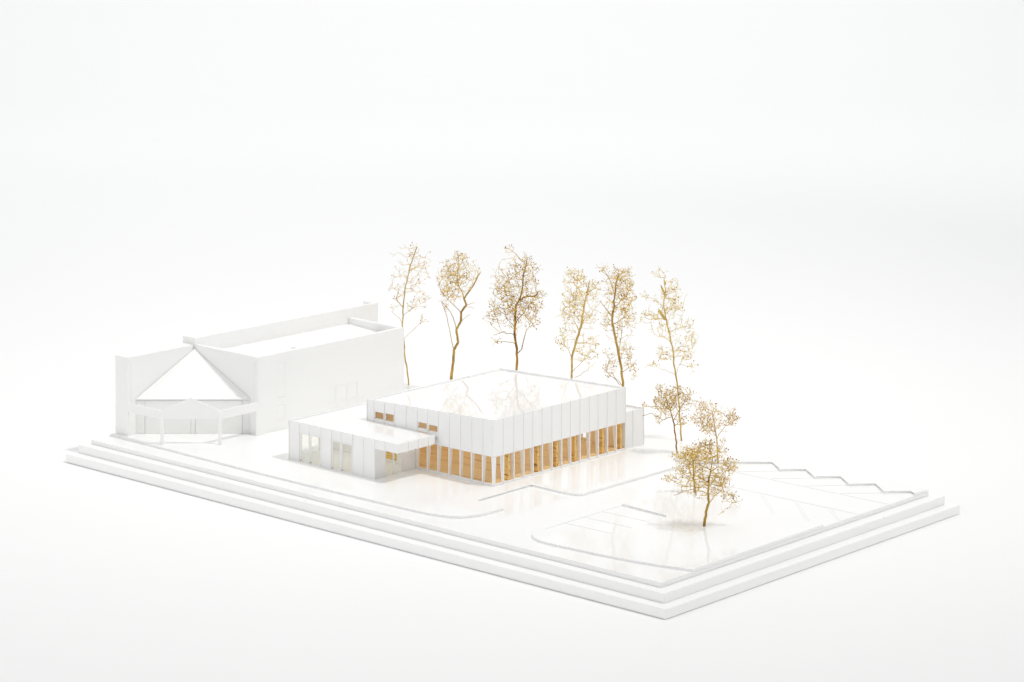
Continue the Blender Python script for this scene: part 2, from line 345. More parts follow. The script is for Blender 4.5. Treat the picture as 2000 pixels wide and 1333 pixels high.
def fin(x, y, ax, ztop, zlow, colonnade):
    """thin facade strip that runs down as a tapering fin into the colonnade"""
    hw = 0.00055; out = 0.0008
    o_ = box('facade_strip', *((x - hw, x + hw, MY0 - out, MY0 - 0.00005) if ax == 'y' else (MX1 + 0.00005, MX1 + out, y - hw, y + hw)), zlow, ztop + 0.0004 + rr.random() * 0.0006, 'trim', pav, 0.0001)
    if colonnade:
        t0, t1 = 0.0050 + rr.random() * 0.0012, 0.0023 + rr.random() * 0.0008; hw = 0.00078
        if ax == 'y':
            c = [(x - hw, MY0 - out), (x + hw, MY0 - out)]
            hexa('column', [(x - hw, MY0 - out, E0), (x + hw, MY0 - out, E0), (x + hw, MY0 + t1, E0), (x - hw, MY0 + t1, E0)],
                 [(x - hw, MY0 - out, PB - 0.0002), (x + hw, MY0 - out, PB - 0.0002), (x + hw, MY0 + t0, PB - 0.0002), (x - hw, MY0 + t0, PB - 0.0002)], 'wall', pav, 0.0001)
        else:
            hexa('column', [(MX1 - t1, y - hw, E0), (MX1 + out, y - hw, E0), (MX1 + out, y + hw, E0), (MX1 - t1, y + hw, E0)],
                 [(MX1 - t0, y - hw, PB - 0.0002), (MX1 + out, y - hw, PB - 0.0002), (MX1 + out, y + hw, PB - 0.0002), (MX1 - t0, y + hw, PB - 0.0002)], 'wall', pav, 0.0001)
for i, x in enumerate(BX[:-1]):
    fin(x, 0, 'y', mtop(x), AZR + 0.0003 if x < -0.53 else PB, x > -0.56)
for i, y in enumerate(BY[1:]): fin(0, y - (0.0006 if i == 13 else 0), 'x', mtop(MX1), PB, True)
box('corner_strip', MX1 - 0.0006, MX1 + 0.0008, MY0 - 0.0008, MY0 - 0.00005, PB, mtop(MX1) + 0.0005, 'trim', pav, 0.0001)
hexa('corner_column', [(MX1 - 0.0022, MY0 - 0.0008, E0), (MX1 + 0.0008, MY0 - 0.0008, E0), (MX1 + 0.0008, MY0 + 0.0022, E0), (MX1 - 0.0022, MY0 + 0.0022, E0)],
     [(MX1 - 0.0038, MY0 - 0.0008, PB - 0.0002), (MX1 + 0.0008, MY0 - 0.0008, PB - 0.0002), (MX1 + 0.0008, MY0 + 0.0038, PB - 0.0002), (MX1 - 0.0038, MY0 + 0.0038, PB - 0.0002)], 'wall', pav, 0.0003)
box('sill_rail', -0.5565, MX1 - 0.0024, MY0 + 0.0001, MY0 + 0.0016, E0, E0 + 0.0022, 'trim', pav, 0.0001)
box('sill_rail', MX1 - 0.0016, MX1 - 0.0001, MY0 + 0.0024, MY1 - 0.001, E0, E0 + 0.0022, 'trim', pav, 0.0001)
box('floor', MX0 + 0.003, MX1 - 0.0018, MY0 + 0.0018, MY1 - 0.004, E0, E0 + 0.0016, 'floor', pav, 0)
for k, i in enumerate((1, 4, 6, 8, 11, 13)):
    y = BY[i] + 0.0105
    box('plywood_pier', MX1 - 0.0125, MX1 - 0.0022, y, y + 0.0042, E0 + 0.0018, PB + 0.001, 'pier', pav, 0.0002)
REAR = [(-0.4990, -0.4915, 0.0335, 0.0440)] + [(-0.6300 + 0.0300 * k, -0.6060 + 0.0300 * k, 0.0550, 0.0960) for k in range(6)]  # first is the small visible window; the others are added to admit light
holed('rear_wall', 'y', MY1, -TH, MX0, MX1 - 0.0018, E0, 0.1016, REAR, 'panel', pav)
hexa('rear_parapet', [(MX0, MY1 - TH, 0.1017), (MX1 - 0.0018, MY1 - TH, 0.1017), (MX1 - 0.0018, MY1, 0.1017), (MX0, MY1, 0.1017)],
     [(MX0, MY1 - TH, mtop(MX0) + 0.0004), (MX1 - 0.0018, MY1 - TH, mtop(MX1)), (MX1 - 0.0018, MY1, mtop(MX1)), (MX0, MY1, mtop(MX0) + 0.0004)], 'wall', pav)
holed('rear_lining', 'y', MY1 - TH - 0.0002, -0.001, MX0 + 0.003, MX1 - 0.004, E0 + 0.0017, 0.098, REAR, 'lining', pav)
box('end_wall', MX0, MX0 + TH, MY0 + TH + 0.0001, MY1 - TH - 0.0001, E0, mtop(MX0), 'wall', pav)
box('end_lining', MX0 + TH + 0.0002, MX0 + TH + 0.0012, MY0 + 0.003, MY1 - 0.004, E0 + 0.0017, 0.098, 'lining', pav, 0)
box('party_wall', MX0, -0.5580, MY0 + 0.0001, MY0 + TH, E0, AZR + 0.0001, 'liner', pav, 0)
ra, rb = (MX0 + TH + 0.0001, mtop(MX0) - 0.0021), (MX1 - TH - 0.0001, mtop(MX1) - 0.0021)
hexa('roof', [(ra[0], MY0 + TH + 0.0001, ra[1] - 0.002), (rb[0], MY0 + TH + 0.0001, rb[1] - 0.002), (rb[0], MY1 - TH - 0.0001, rb[1] - 0.002), (ra[0], MY1 - TH - 0.0001, ra[1] - 0.002)],
     [(ra[0], MY0 + TH + 0.0001, ra[1]), (rb[0], MY0 + TH + 0.0001, rb[1]), (rb[0], MY1 - TH - 0.0001, rb[1]), (ra[0], MY1 - TH - 0.0001, ra[1])], 'roofing', pav)
for i in range(1, 12):                                          # strip ends standing above the rear and left eaves
    x = MX0 + (MX1 - MX0) * i / 12
    box('facade_strip', x - 0.0005, x + 0.0005, MY1 + 0.0001, MY1 + 0.0008, 0.06, mtop(x) + 0.0009, 'trim', pav, 0.0001)
for y in BY[1:-1]:
    box('facade_strip', MX0 - 0.0008, MX0 - 0.0001, y - 0.0005, y + 0.0005, 0.06, mtop(MX0) + 0.0008, 'trim', pav, 0.0001)
# low block at the far end
RX1, RY1, RZ = MX1 - 0.0012, 0.4872, 0.0757
for y0, y1 in ((MY1 + 0.0012, 0.4650), (0.4650, RY1)):
    box('facade_panel', RX1 - TH, RX1, y0 + G, y1 - G, E0, RZ, 'panel', pav, 0)
for y in (0.4650, RY1 - 0.0004): box('facade_strip', RX1 + 0.00005, RX1 + 0.0008, y - 0.0005, y + 0.0005, E0, RZ + 0.0008, 'trim', pav, 0.0001)
box('rear_block_wall', -0.4800, RX1 - TH - 0.0001, RY1 - TH, RY1, E0, RZ, 'wall', pav)
box('rear_block_roof', -0.4800, RX1 - TH - 0.0001, MY1 + 0.0010, RY1 - TH - 0.0001, RZ - 0.004, RZ - 0.0025, 'roofing', pav)

# ------------------------------------------------------------------ one-storey annex in front
AX0, AXW, AXC, AY0, AZ = -0.7127, -0.5594, -0.5206, 0.1278, 0.0770
ann = thing('entrance_annex', (-0.63, 0.17, ZP), 'low white annex with tall door openings and overhanging flat roof before the pavilion', 'building')
AX = [-0.7127, -0.6935, -0.6757, -0.6548, -0.6361, -0.6188, -0.5982, -0.5789, -0.5594, -0.5416, -0.5206]
HD = 0.0652
for i in range(10):
    x0, x1 = AX[i], AX[i + 1]
    zb = 0.0657 if i >= 8 else (HD if i in (1, 2, 4, 5) else E0)
    box('facade_panel', x0 + G, x1 - G, AY0, AY0 + TH, zb, AZ, 'panel', ann, 0)
    if i in (1, 2, 4, 5):
        d = holed('glazed_door', 'y', AY0 + 0.0003, 0.0014, x0 + 0.0004, x1 - 0.0004, E0, HD - 0.0002, [(x0 + 0.0024, x1 - 0.0012, E0 + 0.0008, HD - 0.0022)], 'trim', ann)
        box('head_rail', x0 + 0.0006, x1 - 0.0006, AY0 - 0.0003, AY0 + 0.0002, HD - 0.0019, HD - 0.0006, 'wall', d, 0.0001)
        box('pane', x0 + 0.0020, x1 - 0.0008, AY0 + 0.0019, AY0 + 0.0022, E0 + 0.0003, HD - 0.001, 'glass', d, 0)
        box('glue_spot', x0 + 0.0018, x0 + 0.0031, AY0 - 0.0003, AY0 + 0.0008, E0 + 0.0008, E0 + 0.0018, 'glue', d, 0.0004)
for i, x in enumerate(AX):
    zb = 0.0657 if i > 8 else E0
    xx = x + (0.0004 if i == 0 else -0.0004 if i == 10 else 0)
    box('facade_strip', xx - 0.00055, xx + 0.00055, AY0 - 0.0008, AY0 - 0.00005, zb, AZ + 0.0003 + rr.random() * 0.0006, 'trim', ann, 0.0001)
holed('left_wall', 'x', AX0, TH, AY0 + TH + 0.0001, 0.330, E0, AZ, [(0.1320 + 0.0165 * k, 0.1460 + 0.0165 * k, E0 + 0.001, 0.0650) for k in range(4)], 'panel', ann)  # openings on this unseen side are added to let light into the annex
for y in (0.147, 0.166, 0.185, 0.204, 0.223, 0.242, 0.261, 0.280): box('facade_strip', AX0 - 0.0008, AX0 - 0.0001, y - 0.0005, y + 0.0005, E0, AZ + 0.0007, 'trim', ann, 0.0001)
box('roof', AX0 + TH + 0.0001, AXC - TH - 0.0001, AY0 + TH + 0.0001, MY0 - 0.0010, AZR - 0.0018, AZR, 'roofing', ann)
box('roof', AX0 + TH + 0.0001, MX0 - 0.0010, MY0 - 0.0009, 0.330, AZR - 0.0018, AZR, 'roofing', ann)
YC = [0.1278, 0.1471, 0.1646, 0.1822, 0.1940]
for i in range(4): box('fascia_panel', AXC - TH, AXC, YC[i] + G + (TH if i == 0 else 0), YC[i + 1] - G, 0.0657, AZ, 'panel', ann, 0)
for y in YC[1:4]: box('facade_strip', AXC + 0.00005, AXC + 0.0008, y - 0.0005, y + 0.0005, 0.0657, AZ + 0.0003, 'trim', ann, 0.0001)
box('soffit', AXW + 0.0002, AXC - TH - 0.0001, AY0 + TH + 0.0001, 0.1938, 0.0657, 0.0667, 'wall', ann)
holed('side_wall', 'x', AXW, -0.0016, AY0 + TH + 0.0001, MY0 - 0.0002, E0, 0.0732, [(0.1465, 0.1761, E0 + 0.0003, 0.0640)], 'panel', ann)
sd = holed('glazed_door', 'x', AXW - 0.0004, -0.0012, 0.1467, 0.1759, E0 + 0.0001, 0.0638, [(0.1475, 0.1604, E0 + 0.0007, 0.0630), (0.1622, 0.1750, E0 + 0.0007, 0.0630)], 'trim', ann)
box('pane', AXW - 0.0022, AXW - 0.0019, 0.1470, 0.1756, E0 + 0.0004, 0.0634, 'glass', sd, 0)
box('floor', AX0 + TH + 0.0002, AXW - 0.0024, AY0 + 0.0024, MY0 - 0.0010, E0, E0 + 0.0006, 'liner', ann, 0)
box('inner_wall', AX0 + TH + 0.0002, AXW - 0.0024, MY0 - 0.0009, MY0 - 0.0002, E0 + 0.0008, AZR - 0.002, 'liner', ann, 0)
#box('inner_lining', AX0 + TH + 0.0002, AX0 + TH + 0.0008, AY0 + 0.0024, MY0 - 0.0012, E0 + 0.0008, AZR - 0.002, 'liner', ann, 0)
box('plywood_panel', -0.6300, -0.5920, MY0 - 0.0019, MY0 - 0.0011, 0.0330, 0.0640, 'pier', ann, 0)

TREE_DATA = {
    'T1': dict(b=(-0.9012, 0.535, 0.0283),
        tr=[[0.7, 0.3, 1.17], [-2.2, 28.7, 1.09], [-5.1, 44.0, 1.02], [-8.2, 84.8, 0.98], [-6.8, 111.9, 0.95], [-5.1, 132.2, 0.87], [-0.9, 152.6, 0.8], [4.2, 173.0, 0.73], [9.3, 186.5, 0.66], [13.1, 196.6, 0.58]],
        li=[[[-8.0, 108.9, 0.73], [-15.3, 119.8, 0.66], [-16.4, 125.6, 0.58], [-13.6, 134.4, 0.44]], [[-8.0, 86.3, 0.36], [-22.6, 106.0, 0.22]], [[-4.4, 66.6, 0.33], [8.0, 79.7, 0.29], [18.2, 90.7, 0.22]], [[-7.3, 100.1, 0.33], [6.6, 108.2, 0.26], [24.1, 115.4, 0.18]]],
        el=[[2.2, 184.0, 27.7, 17.5, 15], [18.2, 165.7, 19.0, 20.4, 18], [-16.0, 158.5, 10.2, 7.3, 5], [18.2, 124.2, 13.1, 11.7, 9], [-18.2, 131.5, 8.7, 14.6, 7], [5.8, 140.2, 13.1, 13.1, 7], [4.4, 111.1, 10.2, 8.7, 8], [18.2, 93.6, 8.7, 7.3, 5], [-19.7, 111.1, 5.8, 5.8, 3], [2.2, 151.2, 27.7, 51.0, 40]]),
    'T2': dict(b=(-0.8148, 0.535, 0.0283),
        tr=[[-1.5, -0.1, 2.15], [-1.2, 22.9, 2.08], [1.6, 44.4, 1.94], [2.5, 60.9, 1.87], [8.4, 71.9, 1.72], [5.8, 89.7, 1.65], [12.5, 102.8, 1.58], [12.5, 114.4, 1.51], [20.0, 124.5, 1.44], [15.8, 136.3, 1.08]],
        li=[[[17.9, 133.4, 1.08], [29.2, 149.5, 1.08], [34.4, 158.6, 1.15], [40.0, 167.2, 0.36]], [[2.1, 62.4, 0.57], [-3.6, 89.7, 0.5], [-10.8, 116.2, 0.43], [-14.4, 129.1, 0.36]], [[6.4, 88.9, 0.65], [-2.2, 113.3, 0.5], [-15.1, 127.7, 0.36]], [[12.2, 113.3, 0.57], [-2.2, 129.1, 0.43], [-15.1, 143.5, 0.36]], [[16.5, 134.9, 0.57], [7.1, 154.3, 0.5], [7.1, 168.6, 0.36]], [[20.8, 124.8, 0.36], [31.5, 129.1, 0.22]], [[20.1, 122.0, 0.36], [30.8, 119.1, 0.22]], [[15.0, 100.4, 0.36], [25.1, 109.7, 0.22]]],
        el=[[-2.2, 161.4, 18.7, 28.7, 105], [10.0, 188.7, 12.9, 10.0, 28], [26.5, 172.2, 11.5, 15.8, 21], [-10.8, 126.3, 6.5, 10.0, 9], [0.7, 139.9, 10.0, 12.9, 17], [8.6, 165.0, 12.9, 17.2, 28], [5.0, 161.4, 28.7, 32.3, 60]]),
    'T3': dict(b=(-0.6921, 0.535, 0.0283),
        tr=[[-1.4, -0.2, 1.75], [-0.7, 54.2, 1.68], [-0.1, 79.4, 1.61], [-3.5, 102.3, 1.61], [-2.6, 128.4, 1.47], [-1.8, 138.1, 1.33], [2.8, 145.8, 1.12]],
        li=[[[2.8, 145.8, 1.05], [12.9, 151.4, 1.05], [24.4, 152.1, 1.12], [30.9, 159.4, 0.49]], [[2.8, 145.8, 0.98], [8.0, 166.2, 0.91], [8.0, 177.4, 0.91], [13.7, 203.4, 0.56]], [[1.4, 72.1, 0.63], [6.3, 79.4, 0.7], [12.9, 105.8, 0.42]], [[-2.8, 98.8, 0.56], [-17.5, 105.8, 0.35], [-32.3, 102.3, 0.28]], [[-2.1, 86.9, 0.49], [-17.5, 91.8, 0.35], [-29.5, 92.5, 0.25]], [[0.0, 116.3, 0.7], [12.7, 133.9, 0.49], [22.5, 144.4, 0.35]], [[-3.5, 123.4, 0.56], [-14.0, 144.4, 0.46], [-17.5, 165.5, 0.35]], [[-4.2, 109.3, 0.49], [-17.5, 126.9, 0.35], [-31.6, 137.4, 0.28]]],
        el=[[12.7, 190.0, 16.8, 21.1, 62], [-11.9, 164.1, 22.5, 21.1, 77], [22.5, 151.4, 16.8, 26.7, 62], [-33.0, 125.5, 9.1, 18.2, 31], [6.3, 130.4, 23.9, 16.8, 70], [-11.9, 216.7, 7.7, 7.0, 9], [24.6, 115.6, 11.2, 12.6, 12], [-28.1, 89.7, 6.3, 7.0, 5], [-7.0, 137.4, 21.1, 18.2, 49], [-3.5, 151.4, 36.5, 54.7, 160]]),
    'T4': dict(b=(-0.5919, 0.535, 0.0283),
        tr=[[-1.3, -0.2, 1.58], [-1.0, 56.0, 1.45], [-0.7, 83.2, 1.38], [6.2, 108.7, 1.52], [12.6, 129.7, 1.38], [16.6, 156.9, 1.17], [20.7, 172.8, 1.03], [23.4, 187.2, 0.41]],
        li=[[[-0.7, 81.1, 0.48], [-8.9, 98.4, 0.34], [-13.1, 108.7, 0.24]], [[6.2, 118.3, 0.48], [-0.7, 136.2, 0.38], [-4.1, 153.5, 0.28]], [[12.4, 129.4, 0.41], [29.0, 144.5, 0.34], [39.3, 156.9, 0.28]], [[6.2, 101.8, 0.55], [18.6, 103.2, 0.41], [31.7, 99.0, 0.31]], [[1.4, 61.8, 0.41], [15.2, 77.7, 0.34], [32.4, 94.9, 0.28]], [[9.7, 53.6, 0.34], [20.7, 66.0, 0.28]], [[16.6, 160.4, 0.41], [29.0, 174.1, 0.34], [35.9, 183.1, 0.24]], [[15.9, 156.9, 0.41], [8.3, 177.6, 0.34], [22.1, 184.5, 0.21]], [[-3.4, 141.8, 0.34], [-14.4, 141.8, 0.24], [-22.7, 139.0, 0.17]]],
        el=[[1.4, 189.3, 15.2, 11.7, 38], [8.3, 169.3, 17.9, 23.4, 62], [-2.7, 147.3, 13.8, 16.5, 35], [31.0, 172.8, 8.3, 13.8, 21], [-13.1, 107.3, 9.0, 16.5, 21], [16.6, 84.6, 19.3, 16.5, 31], [29.7, 103.9, 9.6, 8.3, 11], [15.2, 132.8, 9.6, 13.8, 12], [8.3, 143.1, 27.6, 55.1, 90]]),
    'T5': dict(b=(-0.5041, 0.535, 0.0283),
        tr=[[1.4, -0.2, 1.76], [0.4, 57.4, 1.69], [-1.3, 79.8, 1.69], [-6.1, 103.5, 1.63], [-10.8, 125.2, 1.49], [-13.8, 142.8, 1.42], [-13.1, 153.6, 1.36], [-10.8, 172.6, 1.15], [-8.3, 194.6, 0.95], [-4.4, 205.1, 0.47]],
        li=[[[-15.6, 148.9, 0.81], [-21.7, 157.7, 0.61], [-29.8, 167.9, 0.41]], [[-10.8, 137.4, 0.54], [-2.0, 146.2, 0.41], [8.2, 157.0, 0.27]], [[-5.4, 100.1, 0.41], [-2.0, 127.2, 0.41], [-1.3, 144.1, 0.34]], [[-4.0, 58.1, 0.41], [-12.9, 73.0, 0.41], [-21.0, 75.0, 0.41], [-17.6, 93.3, 0.27]], [[-10.8, 59.4, 0.41], [-21.7, 74.3, 0.41]], [[-10.8, 161.1, 0.47], [2.7, 174.6, 0.41], [12.9, 188.2, 0.27]], [[0.7, 76.4, 0.41], [12.9, 82.5, 0.3], [19.7, 89.9, 0.24]], [[-11.5, 178.0, 0.47], [-17.6, 198.3, 0.34], [-25.7, 211.9, 0.24]]],
        el=[[2.1, 180.7, 15.6, 32.5, 105], [-10.8, 193.6, 13.6, 20.3, 49], [-24.4, 210.5, 7.5, 6.8, 7], [9.5, 142.1, 8.8, 19.0, 21], [-21.7, 141.4, 8.1, 12.2, 14], [4.8, 96.7, 8.8, 16.3, 31], [14.9, 78.4, 8.8, 14.9, 14], [-17.6, 85.9, 10.8, 20.3, 24], [4.1, 207.2, 9.5, 8.1, 11], [-4.0, 157.7, 21.7, 54.2, 90]]),
    'T6': dict(b=(-0.4047, 0.535, 0.0283),
        tr=[[0.0, 0.1, 1.06], [-2.6, 40.6, 1.06], [-5.0, 69.0, 1.06], [-7.3, 84.5, 1.06], [-10.6, 115.3, 1.0], [-15.9, 140.4, 0.93], [-20.6, 160.3, 0.86], [-22.8, 177.1, 0.8], [-20.6, 194.2, 0.66], [-22.8, 208.2, 0.4]],
        li=[[[-23.2, 173.6, 0.33], [-33.9, 183.6, 0.27], [-48.5, 187.6, 0.2]], [[-8.0, 85.2, 0.33], [-20.6, 92.5, 0.27], [-37.2, 97.8, 0.2]], [[-7.3, 87.2, 0.33], [-2.0, 97.8, 0.3], [12.6, 93.8, 0.2]], [[-13.3, 125.1, 0.33], [-20.6, 133.7, 0.27], [-27.2, 137.0, 0.2]], [[-10.0, 113.8, 0.33], [-0.6, 123.1, 0.3], [14.0, 120.4, 0.2]], [[-15.3, 139.0, 0.33], [-7.3, 145.7, 0.3], [11.3, 151.0, 0.2]], [[-10.6, 107.1, 0.33], [-20.6, 111.8, 0.27], [-33.9, 113.8, 0.2]], [[-20.6, 163.6, 0.33], [-10.6, 171.6, 0.3], [2.7, 169.6, 0.2]]],
        el=[[-25.2, 215.5, 11.3, 7.3, 11], [-11.3, 195.5, 9.3, 16.0, 28], [-45.8, 188.2, 8.0, 3.3, 5], [-10.0, 174.3, 13.3, 7.3, 19], [-41.9, 160.3, 16.0, 8.6, 23], [7.3, 151.0, 10.6, 6.0, 9], [12.0, 132.4, 12.0, 12.0, 18], [-25.2, 146.3, 7.3, 9.3, 9], [-21.9, 110.4, 13.3, 6.6, 18], [4.0, 113.8, 14.6, 10.6, 28], [-37.9, 98.5, 6.6, 3.3, 5], [14.0, 95.2, 6.6, 5.3, 7], [-20.6, 186.9, 8.0, 13.3, 9], [-15.3, 153.7, 23.9, 56.5, 60]]),
    'T7': dict(b=(-0.3657, 0.4774, 0.0283),
        tr=[[0.0, 0.0, 1.04], [-1.8, 18.6, 0.98], [-3.8, 35.4, 0.91], [-6.4, 47.1, 0.78], [-9.6, 58.8, 0.59]],
        li=[[[-6.4, 46.5, 0.46], [-18.8, 44.5, 0.39], [-28.7, 51.0, 0.33], [-33.1, 56.2, 0.33], [-45.5, 54.3, 0.26]], [[-4.4, 41.9, 0.46], [4.7, 56.2, 0.33], [12.5, 69.3, 0.26]], [[-3.1, 33.4, 0.39], [6.0, 44.5, 0.26]]],
        el=[[-14.2, 66.6, 16.3, 15.6, 91], [12.5, 71.9, 9.1, 13.0, 31], [-24.0, 41.9, 6.5, 5.2, 7], [6.0, 41.9, 7.8, 9.1, 16], [-22.0, 82.3, 7.8, 4.6, 9], [-41.2, 59.5, 3.3, 3.9, 4], [1.4, 79.0, 9.1, 9.1, 16], [-9.6, 64.0, 26.1, 19.5, 70]]),
    'T8': dict(b=(-0.2971, 0.4728, 0.0283),
        tr=[[0.0, 0.0, 0.9], [-0.3, 12.2, 0.9], [-1.3, 30.2, 0.83], [-3.9, 46.9, 0.64], [-7.1, 64.8, 0.45]],
        li=[[[-0.6, 30.8, 0.45], [10.9, 44.9, 0.32], [23.8, 64.8, 0.22]], [[-1.9, 35.3, 0.39], [-14.1, 48.1, 0.26], [-25.7, 57.8, 0.19]], [[0.0, 13.5, 0.32], [6.4, 19.9, 0.26], [9.0, 23.8, 0.16]]],
        el=[[-12.2, 48.1, 12.2, 12.2, 52], [-18.6, 69.3, 10.9, 9.0, 28], [17.3, 56.5, 7.7, 11.6, 31], [-28.2, 56.5, 6.4, 7.7, 14], [6.4, 23.8, 4.5, 4.5, 4], [-5.8, 67.4, 5.1, 9.0, 9], [-4.5, 53.3, 25.7, 18.0, 60]]),
    'T9': dict(b=(-0.1292, 0.2303, 0.0283),
        tr=[[0.0, 0.0, 1.7], [2.2, 16.0, 1.58], [5.6, 26.4, 1.46], [4.7, 38.7, 1.29], [5.6, 53.3, 1.11], [7.6, 63.8, 0.88]],
        li=[[[4.1, 36.3, 0.53], [-11.7, 43.9, 0.44], [-25.2, 43.3, 0.38], [-35.7, 39.8, 0.23]], [[-25.2, 43.3, 0.35], [-31.0, 49.2, 0.29], [-38.1, 54.5, 0.2]], [[7.6, 62.7, 0.53], [19.9, 66.8, 0.41], [28.7, 75.5, 0.29]], [[7.0, 64.4, 0.53], [-5.3, 72.6, 0.41], [-20.5, 79.1, 0.29], [-27.5, 78.5, 0.2]], [[6.4, 25.8, 0.47], [12.3, 35.1, 0.35], [20.5, 42.8, 0.29]], [[7.6, 63.8, 0.59], [10.0, 77.9, 0.44], [5.9, 92.5, 0.29]], [[7.0, 57.4, 0.41], [17.6, 54.5, 0.35], [29.3, 66.2, 0.23]], [[20.5, 42.8, 0.29], [27.5, 36.9, 0.23], [38.1, 31.0, 0.18]], [[5.9, 51.5, 0.38], [-4.1, 54.5, 0.29], [-14.6, 60.3, 0.2]]],
        el=[[6.4, 83.7, 18.7, 14.1, 75], [31.6, 67.9, 10.5, 7.6, 25], [-7.0, 52.1, 14.1, 10.0, 35], [17.0, 49.2, 12.9, 11.1, 40], [28.7, 32.8, 10.0, 6.4, 18], [24.0, 17.6, 2.3, 5.3, 3], [-36.9, 53.3, 10.0, 4.1, 13], [1.8, 95.5, 10.5, 5.3, 11], [36.9, 28.1, 5.9, 4.1, 4], [-28.1, 63.3, 6.4, 5.3, 8], [1.8, 62.1, 35.1, 32.8, 210]]),
    'T10': dict(b=(-0.2334, 0.3462, 0.0259),
        tr=[[0.0, 0.0, 1.11], [-1.7, 24.4, 0.99], [-2.3, 36.7, 0.8], [-3.5, 45.3, 0.49]],
        li=[[[-2.3, 35.5, 0.37], [-13.4, 43.5, 0.28], [-24.4, 45.3, 0.18]], [[-2.3, 39.2, 0.37], [5.1, 51.5, 0.25]]],
        el=[[-3.5, 48.4, 12.3, 8.6, 42], [-15.8, 43.5, 7.4, 5.5, 15], [-26.9, 46.5, 6.2, 4.9, 8], [-3.5, 33.0, 7.4, 8.6, 16], [-7.8, 44.1, 14.8, 12.3, 40]]),
}

# ------------------------------------------------------------------ trees: dried flower stems
def tube(V, F, pts, rad, k):
    """append a tapered k-sided tube along pts (Nx3) with radii"""
    n0 = len(V)
    pts = np.asarray(pts, float); N = len(pts)
    for i in range(N):
        t = pts[min(i + 1, N - 1)] - pts[max(i - 1, 0)]; t = t / (np.linalg.norm(t) + 1e-12)
        a = np.cross(t, (0.31, 0.52, 0.79)); a /= np.linalg.norm(a) + 1e-12; b = np.cross(t, a)
        for j in range(k):
            q = 2 * math.pi * j / k
            V.append(tuple(pts[i] + rad[i] * (math.cos(q) * a + math.sin(q) * b)))
    for i in range(N - 1):
        for j in range(k):
            j2 = (j + 1) % k
            F.append((n0 + i * k + j, n0 + i * k + j2, n0 + (i + 1) * k + j2, n0 + (i + 1) * k + j))
    F.append(tuple(n0 + (N - 1) * k + j for j in range(k)))
    F.append(tuple(n0 + j for j in range(k))[::-1])
PH = (1 + 5 ** 0.5) / 2
ICO_V = np.array([(-1, PH, 0), (1, PH, 0), (-1, -PH, 0), (1, -PH, 0), (0, -1, PH), (0, 1, PH), (0, -1, -PH), (0, 1, -PH), (PH, 0, -1), (PH, 0, 1), (-PH, 0, -1), (-PH, 0, 1)]) / math.sqrt(1 + PH * PH)
ICO_F = [(0, 11, 5), (0, 5, 1), (0, 1, 7), (0, 7, 10), (0, 10, 11), (1, 5, 9), (5, 11, 4), (11, 10, 2), (10, 7, 6), (7, 1, 8), (3, 9, 4), (3, 4, 2), (3, 2, 6), (3, 6, 8), (3, 8, 9), (4, 9, 5), (2, 4, 11), (6, 2, 10), (8, 6, 7), (9, 8, 1)]
def smooth_path(p, r, sub, rng, jit):
    """subdivide a polyline with a little natural waver"""
    P, Rr = [p[0]], [r[0]]
    for i in range(len(p) - 1):
        L = np.linalg.norm(p[i + 1] - p[i])
        for s in range(1, sub + 1):
            f = s / sub; q = p[i] * (1 - f) + p[i + 1] * f
            if s < sub: q = q + rng.normal(0, jit * L, 3)
            P.append(q); Rr.append((r[i] * (1 - f) + r[i + 1] * f) * (1 + (rng.random() - 0.5) * 0.12))
    return np.array(P), np.array(Rr)
